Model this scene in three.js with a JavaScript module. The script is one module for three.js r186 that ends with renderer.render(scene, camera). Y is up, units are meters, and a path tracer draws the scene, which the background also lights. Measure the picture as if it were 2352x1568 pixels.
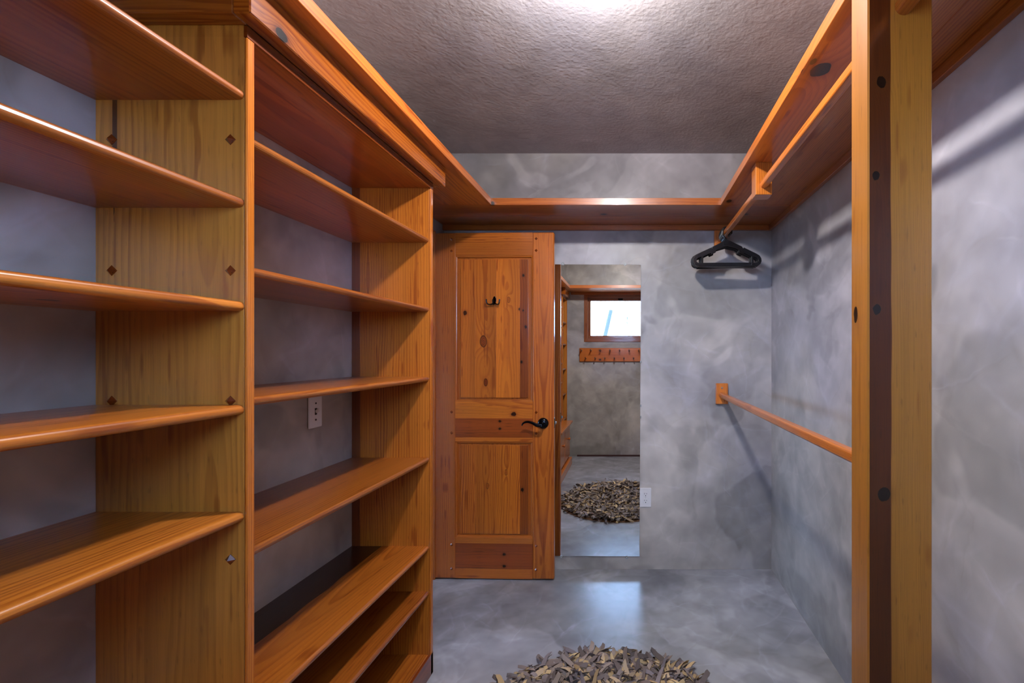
import * as THREE from 'three';
import { mergeGeometries, toCreasedNormals } from 'three/addons/utils/BufferGeometryUtils.js';
import { RectAreaLightUniformsLib } from 'three/addons/lights/RectAreaLightUniformsLib.js';

// ---------------------------------------------------------------- camera, sky, exposure
// z = -depth: the camera stands at the origin and looks along -z; the lens is shifted sideways.
const FRAME_W = 2352, FRAME_H = 1568, FOCAL = 1050, EYE = 1.33;
const scene = new THREE.Scene();
const camera = new THREE.PerspectiveCamera(2 * Math.atan(FRAME_H / 2 / FOCAL) * 180 / Math.PI, FRAME_W / FRAME_H, 0.01, 200);
camera.position.set(0, EYE, 0);
camera.setViewOffset(FRAME_W, FRAME_H, -274, -27, FRAME_W, FRAME_H);
const renderer = new THREE.WebGLRenderer({ antialias: true });
renderer.toneMapping = THREE.LinearToneMapping;
renderer.toneMappingExposure = 1.0;
renderer.shadowMap.enabled = true;
RectAreaLightUniformsLib.init();
scene.background = new THREE.Color().setRGB(12.3, 19.5, 33);          // even, bright, bluish sky
const LAMP = { x: -0.12, y: 2.425, d: 1.30, down: 335, glow: 3.5, color: [1.0, 0.99, 1.01] };

// ---------------------------------------------------------------- noise
let seed = 20240611;
const rnd = () => { seed = (seed + 0x6d2b79f5) | 0; let t = Math.imul(seed ^ (seed >>> 15), 1 | seed); t = (t + Math.imul(t ^ (t >>> 7), 61 | t)) ^ t; return ((t ^ (t >>> 14)) >>> 0) / 4294967296; };
const rr = (a, b) => a + (b - a) * rnd();
const TAB = new Float32Array(4096), PERM = new Uint16Array(8192);
for (let i = 0; i < 4096; i++) { TAB[i] = rnd() * 2 - 1; PERM[i] = i; }
for (let i = 4095; i > 0; i--) { const j = Math.floor(rnd() * (i + 1)), t = PERM[i]; PERM[i] = PERM[j]; PERM[j] = t; }
for (let i = 0; i < 4096; i++) PERM[4096 + i] = PERM[i];
function vn(x, y, s = 0) {
  const ix = Math.floor(x), iy = Math.floor(y); let fx = x - ix, fy = y - iy;
  fx = fx * fx * (3 - 2 * fx); fy = fy * fy * (3 - 2 * fy);
  const a = PERM[(ix + s * 131) & 4095], b = PERM[(ix + 1 + s * 131) & 4095], y0 = iy & 4095, y1 = (iy + 1) & 4095;
  const v00 = TAB[PERM[a + y0 & 8191] & 4095], v10 = TAB[PERM[b + y0 & 8191] & 4095], v01 = TAB[PERM[a + y1 & 8191] & 4095], v11 = TAB[PERM[b + y1 & 8191] & 4095];
  const p = v00 + (v10 - v00) * fx, q = v01 + (v11 - v01) * fx;
  return p + (q - p) * fy;
}
const fbm = (x, y, s, o) => { let v = 0, a = 0.5; for (let i = 0; i < o; i++) { v += a * vn(x, y, s + i * 7); x *= 2.03; y *= 2.03; a *= 0.5; } return v; };
const sst = (a, b, x) => { const t = Math.min(1, Math.max(0, (x - a) / (b - a))); return t * t * (3 - 2 * t); };
const mix = (a, b, t) => a + (b - a) * t;

// ---------------------------------------------------------------- textures
function dataTex(W, H, fn, srgb = true) {
  const d = new Uint8Array(W * H * 4), c = [0, 0, 0];
  for (let y = 0, o = 0; y < H; y++) for (let x = 0; x < W; x++, o += 4) {
    fn((x + 0.5) / W, (y + 0.5) / H, c);
    d[o] = Math.max(0, Math.min(255, c[0])); d[o + 1] = Math.max(0, Math.min(255, c[1])); d[o + 2] = Math.max(0, Math.min(255, c[2])); d[o + 3] = 255;
  }
  const t = new THREE.DataTexture(d, W, H);
  t.magFilter = THREE.LinearFilter; t.minFilter = THREE.LinearMipmapLinearFilter; t.generateMipmaps = true;
  t.wrapS = t.wrapT = THREE.MirroredRepeatWrapping;
  if (srgb) t.colorSpace = THREE.SRGBColorSpace;
  t.needsUpdate = true;
  return t;
}
// Wood cut from a log: u runs along the grain. Rings are distances from the pith, bent round the knots.
function woodTex(o) {
  let { s = 1, Lu = 2.4, Lv = 0.36, W = 2048, H = 320, v0 = 0.18, z0 = 0.06, tilt = 0.02, freq = 150, wob = 0.02, knots = [], early = [222, 158, 86], late = [140, 68, 24], contrast = 0.8, heart = null, warp = 1, streaks = [], lam = null } = o;
  const s0 = s;
  const t = dataTex(W, H, (u, v, c) => {
    const U = u * Lu, V = v * Lv;
    if (lam) { let i = 0; while (i < lam.length - 1 && V > lam[i].to) i++; s = s0 + i * 50; v0 = lam[i].v0; z0 = lam[i].z0; }
    let vv = V + warp * (0.010 * vn(U * 1.1, V * 5, s) + 0.0030 * vn(U * 4.5, V * 22, s + 1)) + 0.0010 * vn(U * 14, V * 60, s + 2);
    const zz = z0 + tilt * (U - Lu / 2) + wob * vn(U * 1.0, 3.7, s + 3) + 0.3 * wob * vn(U * 3.1, 9.7, s + 4);
    let push = 0, kd = 9, kn = null;
    for (const k of knots) {
      const dx = (U - k.u) / (k.e || 1.3), dy = V - k.v, dd = Math.hypot(dx, dy) / k.r;
      if (dd < 8) {
        push += (k.p ?? 0.9) * k.r * Math.exp(-(dd * dd) / 6);
        const dn = dd * (1 + 0.12 * vn(Math.atan2(dy, dx) * 1.5 + 4, k.u * 50, s + 5));
        if (dn < kd) { kd = dn; kn = k; }
      }
    }
    const rad = (Math.hypot(vv - v0, zz) + push) * freq, ring = rad + 0.9 * vn(rad * 0.33, 0.7, s + 16) + 0.28 * vn(U * 5, V * 18, s + 6);
    const ri = Math.floor(ring), ft = ring - ri, strong = 0.55 + 0.45 * vn(ri * 1.7, 0.5, s + 8);
    let late_ = sst(0.30, 0.88, ft) * (1 - sst(0.93, 1.0, ft)) * strong * contrast * (0.72 + 0.42 * vn(U * 1.7, V * 8, s + 17));
    const fib = vn(U * 9, V * 700, s + 9) * 0.5 + vn(U * 26, V * 1500, s + 10) * 0.5;
    const low = vn(U * 0.9, V * 9, s + 11) * 0.6 + vn(U * 2.6, V * 26, s + 12) * 0.4;
    let g = (1 + 0.06 * fib + 0.13 * low);
    const pore = vn(U * 30, V * 380, s + 13); if (pore > 0.72) g *= 1 - (pore - 0.72) * 0.55;
    for (let i = 0; i < 3; i++) c[i] = mix(early[i], late[i], late_) * g;
    const fleck = vn(U * 13, V * 120, s + 18) * 0.6 + vn(U * 4, V * 50, s + 19) * 0.4; if (fleck > 0.42) for (let i = 0; i < 3; i++) c[i] = mix(c[i], late[i], Math.min(0.5, (fleck - 0.42) * 1.8));
    for (const k of streaks) { const w = k.w * sst(k.u0, k.u0 + 0.12, U) * (1 - sst(k.u1 - 0.02, k.u1, U)), dv = Math.abs(V - k.v - 0.004 * vn(U * 5, 1.3, s + 20)); if (w > 0 && dv < w) { const a = 1 - sst(w * 0.6, w, dv); for (let i = 0; i < 3; i++) c[i] = mix(c[i], c[i] * k.tint[i], a); } }
    if (heart) {
      const at = heart.at + heart.wave * vn(U * 2.2, 1.1, s + 14) + 0.25 * heart.wave * vn(U * 11, 2.1, s + 15), h = heart.up ? sst(at - 0.0012, at + 0.0012, V) : 1 - sst(at - 0.0012, at + 0.0012, V);
      for (let i = 0; i < 3; i++) c[i] = mix(c[i], c[i] * heart.tint[i], h);
    }
    if (kn) {
      const dark = kn.c || [58, 28, 16], halo = Math.exp(-Math.max(0, kd - 1) * 1.6) * (kn.halo ?? 0.45);
      for (let i = 0; i < 3; i++) c[i] = mix(c[i], mix(late[i], dark[i], 0.4), halo * (kd > 1 ? 1 : 0));
      if (kd <= 1) { const kr = 0.5 + 0.5 * Math.sin(kd * 22 + vn(U * 300, V * 300, s) * 2); for (let i = 0; i < 3; i++) c[i] = dark[i] * (0.75 + 0.35 * kr) * (kd > 0.86 ? 0.6 : 1); }
    }
  });
  t.userData = { Lu, Lv };
  return t;
}
const KD = [44, 22, 16];
const WT = {
  flat1: woodTex({ s: 11, v0: 0.17, z0: 0.05, freq: 80, wob: 0.03, H: 384, Lv: 0.36, knots: [{ u: 0.42, v: 0.26, r: 0.008 }] }),
  flat2: woodTex({ s: 31, v0: 0.12, z0: 0.035, tilt: -0.03, freq: 72, wob: 0.035, warp: 1.5, contrast: 0.85 }),
  flat3: woodTex({ s: 53, v0: 0.21, z0: 0.075, tilt: 0.035, freq: 95, wob: 0.03, contrast: 0.6, knots: [{ u: 1.7, v: 0.1, r: 0.011 }, { u: 0.6, v: 0.28, r: 0.007 }] }),
  quart1: woodTex({ s: 71, v0: -0.3, z0: 0.12, freq: 150, wob: 0.012, contrast: 0.62 }),
  quart2: woodTex({ s: 97, v0: -0.16, z0: 0.05, freq: 105, wob: 0.02, contrast: 0.75 }),
  knotty: woodTex({ s: 113, v0: 0.16, z0: 0.06, freq: 75, wob: 0.03, contrast: 0.65, knots: [{ u: 0.22, v: 0.09, r: 0.009, c: KD }, { u: 0.31, v: 0.27, r: 0.012, c: KD }, { u: 0.9, v: 0.2, r: 0.015, c: KD }, { u: 1.34, v: 0.06, r: 0.010, c: KD }, { u: 1.42, v: 0.31, r: 0.009, c: KD }, { u: 2.0, v: 0.15, r: 0.013, c: KD }] }),
  panel: woodTex({ s: 131, v0: 0.235, z0: 0.03, tilt: 0.016, freq: 66, wob: 0.02, warp: 1.6, contrast: 0.72, Lu: 2.12, Lv: 0.33, H: 384, early: [206, 152, 84], late: [132, 78, 34],
    streaks: [{ v: 0.041, w: 0.0065, u0: 1.60, u1: 2.12, tint: [0.42, 0.34, 0.34] }] }),
  heartShadeShelf: woodTex({ s: 251, v0: 0.45, z0: 0.05, freq: 85, wob: 0.03, warp: 1.5, Lu: 0.9, Lv: 0.68, W: 1024, H: 768, heart: { at: 0.525, wave: 0.016, up: true, tint: [0.30, 0.22, 0.22] } }),  // back band: dark heartwood, with the shade at the wall painted into its colour
  crown: woodTex({ s: 151, v0: 0.10, z0: 0.05, freq: 110, wob: 0.03, contrast: 0.9, Lu: 1.02, Lv: 0.10, W: 1400, H: 160, early: [226, 150, 72], late: [150, 66, 26], knots: [{ u: 0.911, v: 0.013, r: 0.0115, e: 1.5, c: [34, 28, 28], p: 1.6, halo: 0.7 }] }),
  plankKnot: woodTex({ s: 173, v0: 0.02, z0: 0.05, freq: 85, wob: 0.03, contrast: 0.7, Lu: 2.4, Lv: 0.15, H: 160, knots: [{ u: 1.155, v: 0.049, r: 0.027, e: 1.15, c: [52, 30, 22], p: 1.2, halo: 0.35 }, { u: 1.19, v: 0.016, r: 0.008, e: 1.6, c: KD }, { u: 0.06, v: 0.03, r: 0.012, e: 1.7, c: KD }] }),
  post: woodTex({ s: 191, v0: -0.05, z0: 0.10, freq: 300, wob: 0.008, contrast: 0.4, Lu: 2.12, Lv: 0.26, H: 384, early: [222, 164, 92], late: [176, 112, 52],
    heart: { at: 0.0445, wave: 0.003, up: false, tint: [0.50, 0.36, 0.30] }, 
    knots: [{ u: 1.874, v: 0.027, r: 0.009, c: [30, 14, 10] }, { u: 1.686, v: 0.016, r: 0.007, c: [30, 14, 10] }, { u: 1.418, v: 0.018, r: 0.008, c: [30, 14, 10] }, { u: 1.047, v: 0.032, r: 0.012, c: [26, 14, 10], e: 1.2 }, { u: 1.412, v: 0.166, r: 0.008, e: 2.2, c: [34, 20, 18], halo: 0.2 }] }),
  doorUpper: woodTex({ s: 271, Lu: 0.82, Lv: 0.40, W: 1024, H: 512, freq: 75, wob: 0.03, warp: 2.0, contrast: 0.85, lam: [{ to: 0.086, v0: -0.05, z0: 0.03 }, { to: 0.210, v0: 0.14, z0: 0.02 }, { to: 0.352, v0: 0.27, z0: 0.03 }, { to: 1, v0: 0.36, z0: 0.02 }],
    knots: [{ u: 0.498, v: 0.026, r: 0.0095, e: 1.35, c: [84, 52, 42], p: 0.5 }, { u: 0.33, v: 0.135, r: 0.022, e: 1.6, c: [168, 100, 46], p: 1.8, halo: 0 }, { u: 0.575, v: 0.285, r: 0.010, e: 1.8, c: [196, 128, 62], p: 2.0, halo: 0 }, { u: 0.717, v: 0.372, r: 0.0055, c: KD }, { u: 0.52, v: 0.349, r: 0.0055, c: KD }, { u: 0.512, v: 0.371, r: 0.004, c: KD }, { u: 0.416, v: 0.386, r: 0.0065, c: KD }, { u: 0.21, v: 0.361, r: 0.006, c: KD }, { u: 0.09, v: 0.15, r: 0.012, e: 2, c: [150, 84, 38], p: 1.6, halo: 0.2 }] }),
  doorLower: woodTex({ s: 291, Lu: 0.53, Lv: 0.40, W: 768, H: 512, freq: 80, wob: 0.03, warp: 2.0, contrast: 0.85, lam: [{ to: 0.086, v0: -0.03, z0: 0.03 }, { to: 0.210, v0: 0.15, z0: 0.012 }, { to: 0.352, v0: 0.275, z0: 0.015 }, { to: 1, v0: 0.30, z0: 0.03 }],
    knots: [{ u: 0.26, v: 0.366, r: 0.008, c: KD }, { u: 0.28, v: 0.16, r: 0.008, e: 2.4, c: [190, 120, 58], p: 1.6, halo: 0 }, { u: 0.36, v: 0.27, r: 0.008, e: 2.4, c: [186, 116, 56], p: 1.8, halo: 0 }] }),
  dark: woodTex({ s: 233, v0: -0.04, z0: 0.03, freq: 120, wob: 0.02, contrast: 0.9, Lu: 1.2, Lv: 0.1, W: 1400, H: 128, early: [150, 84, 40], late: [92, 42, 18], knots: [{ u: 0.18, v: 0.02, r: 0.006, c: KD }, { u: 0.62, v: 0.035, r: 0.007, c: KD }, { u: 0.95, v: 0.022, r: 0.006, c: KD }] }),
};
// trowelled lime plaster: drifting tones under many overlapping passes of the trowel, each with one crisp edge
function trowel(N, size, count, len, wid, amp, sd) {
  const buf = new Float32Array(N * N), px = N / size;
  for (let i = 0; i < count; i++) {
    const cx = rr(-0.1, size + 0.1), cy = rr(-0.1, size + 0.1), th = rr(0, Math.PI * 2), L = rr(len[0], len[1]), W = rr(wid[0], wid[1]), k = amp * (rnd() < 0.72 ? rr(0.3, 1) : -rr(0.2, 0.7)), cv = rr(-1.6, 1.6), ph = rnd() * 90;
    const R = Math.hypot(L / 2, W + Math.abs(cv) * L * L / 4), c = Math.cos(th), d = Math.sin(th);
    for (let y = Math.max(0, Math.floor((cy - R) * px)); y < Math.min(N, (cy + R) * px); y++) for (let x = Math.max(0, Math.floor((cx - R) * px)); x < Math.min(N, (cx + R) * px); x++) {
      const dx = x / px - cx, dy = y / px - cy, u = dx * c + dy * d; if (u < -L / 2 || u > L / 2) continue;
      const v = (-dx * d + dy * c - cv * u * u + 0.010 * vn(u * 14 + ph, ph, sd) + 0.004 * vn(u * 55, ph + 3, sd)) / W; if (v < 0 || v > 1) continue;
      const e = 1 - Math.abs(2 * u / L), f = Math.min(1, e * 3) * Math.min(1, v * 7) * (1 - v) * (1 - v);
      buf[y * N + x] += k * f * (0.55 + 0.45 * vn(u * 20 + ph, v * 7, sd + 1));
    }
  }
  return buf;
}
const STROKES = trowel(2048, 3, 1500, [0.06, 0.36], [0.02, 0.10], 1, 333);
const strokeAt = (u, v) => STROKES[Math.min(2047, Math.floor(v * 2048)) * 2048 + Math.min(2047, Math.floor(u * 2048))];
function plasterColour(sd, tones, scale, strokeAmt, swap, mottle = 1) {
  return (u, v, c) => {
    const x = u * 3 * scale, y = v * 3 * scale;
    const wx = x + 0.35 * fbm(x * 1.3, y * 1.3, sd, 3), wy = y + 0.35 * fbm(x * 1.3, y * 1.3, sd + 40, 3);
    const a = fbm(wx * 1.5, wy * 1.5, sd + 3, 5), b = fbm(wx * 0.9 + 9, wy * 0.9, sd + 5, 4), e = fbm(x * 11, y * 11, sd + 6, 3);
    const st = swap ? strokeAt(v, 1 - u) : strokeAt(u, v);
    const p1 = fbm(wx * 3.1 + 5, wy * 3.1, sd + 13, 4), p2 = fbm(wx * 5.3, wy * 5.3 + 3, sd + 15, 4), m = sst(-0.4, 0.4, vn(x * 2.1, y * 2.1, sd + 17));
    const pat = (sst(-0.09, 0.05, p1) - 0.5) * (0.4 + 0.6 * m) + 0.6 * (sst(-0.05, 0.12, p2) - 0.5) * (1 - 0.6 * m);
    const l = 1 + mottle * (0.27 * a + 0.13 * e + 0.12 * pat) + strokeAmt * st, h = sst(-0.3, 0.3, b + 0.25 * st);
    for (let i = 0; i < 3; i++) c[i] = mix(tones[0][i], tones[1][i], h) * l;
  };
}
const wallTex = dataTex(2048, 2048, plasterColour(301, [[168, 160, 152], [164, 159, 163]], 1, 0.08, false));
const floorTex = dataTex(1536, 1536, plasterColour(401, [[146, 143, 140], [144, 143, 148]], 1.2, 0.12, true));
const ceilTex = dataTex(512, 512, plasterColour(501, [[164, 156, 156], [162, 156, 162]], 0.8, 0.0, false, 0.35));
const wallBump = dataTex(1536, 1536, (u, v, c) => {
  const x = u * 3, y = v * 3, wx = x + 0.3 * fbm(x * 1.5, y * 1.5, 601, 3), wy = y + 0.3 * fbm(x * 1.5, y * 1.5, 641, 3);
  c[0] = c[1] = c[2] = 110 + 90 * fbm(wx * 1.7, wy * 1.7, 605, 3) + 10 * fbm(x * 12, y * 12, 607, 3) + 11 * strokeAt(u, v);
}, false);
const ceilBump = dataTex(1024, 1024, (u, v, c) => { const x = u * 1.3, y = v * 1.3; c[0] = c[1] = c[2] = 128 + 45 * fbm(x * 85, y * 85, 701, 3) + 110 * fbm(x * 6, y * 6, 711, 3); }, false);

// ---------------------------------------------------------------- materials
const PINE = [0.76, 0.60, 0.34], woodMats = new Map();
function wood(tex, tint = [1, 1, 1], rough = 0.34) {
  const key = tex + tint.join() + rough;
  if (!woodMats.has(key)) {
    const m = new THREE.MeshPhysicalMaterial({ map: WT[tex], roughness: rough, clearcoat: 0.55, clearcoatRoughness: 0.12 });
    m.color.setRGB(tint[0] * PINE[0], tint[1] * PINE[1], tint[2] * PINE[2]); m.name = 'varnished_pine_' + woodMats.size; m.userData = WT[tex].userData;
    woodMats.set(key, m);
  }
  return woodMats.get(key);
}
const plain = (color, roughness, metalness = 0, extra = {}) => new THREE.MeshPhysicalMaterial({ color, roughness, metalness, ...extra });
const GOLD = [0.78, 0.72, 0.60], ORANGE = [0.95, 0.80, 0.62], RED = [0.80, 0.56, 0.40], HONEY = [1.0, 0.90, 0.78], DOOR = [0.80, 0.62, 0.42], BROWN = [0.55, 0.40, 0.30];
const M = {
  wall: new THREE.MeshPhysicalMaterial({ map: wallTex, bumpMap: wallBump, bumpScale: 0.014, roughness: 0.40 }),
  floor: new THREE.MeshPhysicalMaterial({ map: floorTex, bumpMap: wallBump, bumpScale: 0.004, roughness: 0.27 }),
  ceiling: new THREE.MeshPhysicalMaterial({ map: ceilTex, bumpMap: ceilBump, bumpScale: 0.005, roughness: 0.55 }),
  hall: plain('#d8d4cc', 0.8), outside: plain('#9a927f', 0.95),
  mirror: plain('#eef2f2', 0.0, 1), clip: plain('#cfd4d6', 0.25, 0, { transmission: 0.5 }), glass: plain('#ffffff', 0.0, 0, { transmission: 1, thickness: 0 }),
  plate: plain('#e6e4e4', 0.35), slot: plain('#1c1c20', 0.6), black: plain('#0b0c10', 0.28, 0, { clearcoat: 0.4 }), bronze: plain('#0c0d12', 0.2, 0.6), steel: plain('#c8c8c4', 0.3, 1), chrome: plain('#3a3b3e', 0.15, 1),
  lampBase: plain('#e8e6e0', 0.5), lampGlass: plain('#ffffff', 0.4, 0, { emissive: new THREE.Color(1.0, 0.93, 0.86), emissiveIntensity: 1.6 }),
  bark: plain('#3e4440', 0.95), leaf: plain('#4c6640', 0.7, 0, { transmission: 0.3 }), rugBase: plain('#6b4a30', 0.95), leather: plain('#ffffff', 0.75), dirt: plain('#4a2e2c', 0.9),
};
M.leather.side = THREE.DoubleSide;

// ---------------------------------------------------------------- geometry helpers
// Box with chamfered edges; uv in wood-texture units with u along the grain axis ('x','y','z').
function boxGeo(sx, sy, sz, c = 0.0015, grain = 'z', L = { Lu: 1, Lv: 1 }, uv0 = null, faceOff = null) {
  const half = [sx / 2, sy / 2, sz / 2]; c = Math.min(c, Math.min(...half) * 0.9);
  const g = 'xyz'.indexOf(grain), pos = [], uv = [], nor = [];
  const o = uv0 || [rnd() * 2, rnd() * 2], fo = faceOff || [rnd(), rnd(), rnd()];
  const P = (s, n) => [0, 1, 2].map((i) => s[i] * (i === n ? half[i] : half[i] - c));
  const emit = (pts, n3, axis) => {
    const tri = (a, b, d) => { for (const p of [a, b, d]) {
      pos.push(...p); nor.push(...n3);
      const q = p.map((x, i) => x + half[i]);
      if (axis === g) { const [i, j] = [0, 1, 2].filter((k) => k !== g); uv.push(q[i] * 0.4 / L.Lu + o[0], q[j] / L.Lv + o[1] + fo[axis]); }
      else { const k = [0, 1, 2].find((m) => m !== g && m !== axis); uv.push(q[g] / L.Lu + o[0], q[k] / L.Lv + o[1] + fo[axis]); }
    } };
    const e1 = pts[1].map((x, i) => x - pts[0][i]), e2 = pts[2].map((x, i) => x - pts[0][i]);
    const cr = [e1[1] * e2[2] - e1[2] * e2[1], e1[2] * e2[0] - e1[0] * e2[2], e1[0] * e2[1] - e1[1] * e2[0]];
    const list = cr[0] * n3[0] + cr[1] * n3[1] + cr[2] * n3[2] < 0 ? pts.slice().reverse() : pts;
    for (let i = 1; i < list.length - 1; i++) tri(list[0], list[i], list[i + 1]);
  };
  for (let n = 0; n < 3; n++) for (const s of [-1, 1]) {
    const [a, b] = [0, 1, 2].filter((k) => k !== n), n3 = [0, 0, 0]; n3[n] = s;
    emit([[-1, -1], [1, -1], [1, 1], [-1, 1]].map(([p, q]) => { const t = [0, 0, 0]; t[n] = s; t[a] = p; t[b] = q; return P(t, n); }), n3, n);
  }
  const r2 = Math.SQRT1_2, r3 = 1 / Math.sqrt(3);
  for (let e = 0; e < 3; e++) { const [a, b] = [0, 1, 2].filter((k) => k !== e); for (const p of [-1, 1]) for (const q of [-1, 1]) {
    const n3 = [0, 0, 0]; n3[a] = p * r2; n3[b] = q * r2; const mk = (w) => { const t = [0, 0, 0]; t[e] = w; t[a] = p; t[b] = q; return t; };
    emit([P(mk(-1), a), P(mk(1), a), P(mk(1), b), P(mk(-1), b)], n3, a === g ? b : a);
  } }
  for (const x of [-1, 1]) for (const y of [-1, 1]) for (const z of [-1, 1]) emit([P([x, y, z], 0), P([x, y, z], 1), P([x, y, z], 2)], [x * r3, y * r3, z * r3], g === 0 ? 1 : 0);
  return geo(pos, uv, nor);
}
function geo(pos, uv, nor) {
  const b = new THREE.BufferGeometry();
  b.setAttribute('position', new THREE.Float32BufferAttribute(pos, 3));
  if (nor) b.setAttribute('normal', new THREE.Float32BufferAttribute(nor, 3));
  if (uv) b.setAttribute('uv', new THREE.Float32BufferAttribute(uv, 2));
  if (!nor) b.computeVertexNormals();
  return b;
}
// A closed profile (points x, y) drawn straight along +z from 0 to len; grain along the length.
function prism(profile, len, L, crease = 0.6, uv0 = null) {
  const pos = [], uv = [], n = profile.length, o = uv0 || [rnd() * 2, rnd() * 2]; let acc = 0;
  const area = THREE.ShapeUtils.area(profile.map(([x, y]) => new THREE.Vector2(x, y))), pr = area < 0 ? profile.slice().reverse() : profile;
  for (let i = 0; i < n; i++) {
    const [ax, ay] = pr[i], [bx, by] = pr[(i + 1) % n], d = Math.hypot(bx - ax, by - ay), v0 = acc / L.Lv + o[1], v1 = (acc + d) / L.Lv + o[1], u1 = len / L.Lu + o[0]; acc += d;
    pos.push(ax, ay, 0, bx, by, 0, bx, by, len, ax, ay, 0, bx, by, len, ax, ay, len);
    uv.push(o[0], v0, o[0], v1, u1, v1, o[0], v0, u1, v1, u1, v0);
  }
  const pts = pr.map(([x, y]) => new THREE.Vector2(x, y));
  for (const f of THREE.ShapeUtils.triangulateShape(pts, [])) for (const [z, ord] of [[0, [2, 1, 0]], [len, [0, 1, 2]]]) for (const k of ord) { const p = pts[f[k]]; pos.push(p.x, p.y, z); uv.push(p.x * 0.4 / L.Lu + o[0], p.y / L.Lv + o[1]); }
  return toCreasedNormals(geo(pos, uv), crease);
}
// A closed profile (outward offset, height) carried round a path in plan (x, z), mitred at its corners.
function mitred(path, profile, L, crease = 0.6) {
  const pos = [], uv = [], nrm = [];
  for (let i = 0; i < path.length - 1; i++) { const dx = path[i + 1][0] - path[i][0], dz = path[i + 1][1] - path[i][1], l = Math.hypot(dx, dz); nrm.push([dz / l, -dx / l]); }
  const at = (i, o) => { const a = nrm[Math.max(0, i - 1)], b = nrm[Math.min(nrm.length - 1, i)], k = 1 + a[0] * b[0] + a[1] * b[1]; return [path[i][0] + (a[0] + b[0]) * o / k, path[i][1] + (a[1] + b[1]) * o / k]; };
  const n = profile.length; let run = rnd() * 2; const o1 = rnd();
  for (let i = 0; i < path.length - 1; i++) {
    const len = Math.hypot(path[i + 1][0] - path[i][0], path[i + 1][1] - path[i][1]); let acc = o1 * L.Lv;
    for (let k = 0; k < n; k++) {
      const p = profile[k], q = profile[(k + 1) % n], d = Math.hypot(q[0] - p[0], q[1] - p[1]);
      const A = at(i, p[0]), B = at(i, q[0]), C = at(i + 1, q[0]), D = at(i + 1, p[0]);
      const a = [A[0], p[1], A[1]], b = [B[0], q[1], B[1]], c = [C[0], q[1], C[1]], e = [D[0], p[1], D[1]];
      const u0 = run / L.Lu, u1 = (run + len) / L.Lu, v0 = acc / L.Lv, v1 = (acc + d) / L.Lv; acc += d;
      pos.push(...a, ...b, ...c, ...a, ...c, ...e); uv.push(u0, v0, u0, v1, u1, v1, u0, v0, u1, v1, u1, v0);
    }
    run += len + 0.37;
  }
  const pts = profile.map(([x, y]) => new THREE.Vector2(x, y));
  for (const f of THREE.ShapeUtils.triangulateShape(pts, [])) for (const i of [0, path.length - 1]) for (const k of i ? [0, 1, 2] : [2, 1, 0]) { const p = pts[f[k]], A = at(i, p.x); pos.push(A[0], p.y, A[1]); uv.push(p.x / L.Lu, p.y / L.Lv); }
  return toCreasedNormals(geo(pos, uv), crease);
}
// Tube along a list of Vector3, with radii; round or flattened (flat = second radius / first).
function tube(points, radii, seg = 10, L = { Lu: 1, Lv: 1 }, steps = 24, flat = 1) {
  const curve = points.length > 2 ? new THREE.CatmullRomCurve3(points) : new THREE.LineCurve3(points[0], points[1]), N = points.length > 2 ? steps : 1;
  const fr = points.length > 2 ? curve.computeFrenetFrames(N, false) : null, pos = [], uv = [], idx = [], len = curve.getLength(), o = [rnd() * 2, rnd() * 2];
  const t0 = curve.getTangent(0), side = Math.abs(t0.y) > 0.9 ? new THREE.Vector3(1, 0, 0) : new THREE.Vector3(0, 1, 0), n0 = side.clone().cross(t0).normalize(), b0 = t0.clone().cross(n0);
  for (let i = 0; i <= N; i++) {
    const t = i / N, p = curve.getPointAt(t), a = fr ? fr.normals[i] : n0, b = fr ? fr.binormals[i] : b0;
    const f = t * (radii.length - 1), j = Math.min(radii.length - 2, Math.floor(f)), r = radii.length > 1 ? mix(radii[j], radii[j + 1], f - j) : radii[0];
    for (let k = 0; k <= seg; k++) { const w = k / seg * Math.PI * 2, q = p.clone().addScaledVector(a, Math.cos(w) * r).addScaledVector(b, Math.sin(w) * r * flat); pos.push(q.x, q.y, q.z); uv.push(t * len / L.Lu + o[0], k / seg * 2 * Math.PI * r / L.Lv + o[1]); }
  }
  for (let i = 0; i < N; i++) for (let k = 0; k < seg; k++) { const a = i * (seg + 1) + k, b = a + seg + 1; idx.push(a, a + 1, b, b, a + 1, b + 1); }
  for (const [ring, flip] of [[0, 1], [N, 0]]) { const c = pos.length / 3, p = curve.getPointAt(ring / N); pos.push(p.x, p.y, p.z); uv.push(o[0], o[1]); for (let k = 0; k < seg; k++) { const a = ring * (seg + 1) + k; flip ? idx.push(c, a + 1, a) : idx.push(c, a, a + 1); } }
  const b = geo(pos, uv, new Array(pos.length).fill(0)); b.setIndex(idx);
  return toCreasedNormals(b, 0.9);
}
const taken = {};
function numbered(name) { const n = taken[name] = (taken[name] ?? -1) + 1; return n ? name + '_' + String(n).padStart(3, '0') : name; }
const shadows = (m) => { m.castShadow = m.receiveShadow = true; return m; };
// thing: a group at its base, given as (x, height, depth)
function thing(name, label, category, [x, y, d] = [0, 0, 0], group) {
  const o = new THREE.Group(); o.name = numbered(name); o.position.set(x, y, -d); o.userData = { label, category }; if (group) o.userData.group = group; scene.add(o); return o;
}
function part(name, geometry, material, parent, pos) { const m = shadows(new THREE.Mesh(geometry, material)); m.name = name; if (pos) m.position.set(...pos); parent.add(m); return m; }
function sub(name, parent) { const g = new THREE.Group(); g.name = name; parent.add(g); return g; }
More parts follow.
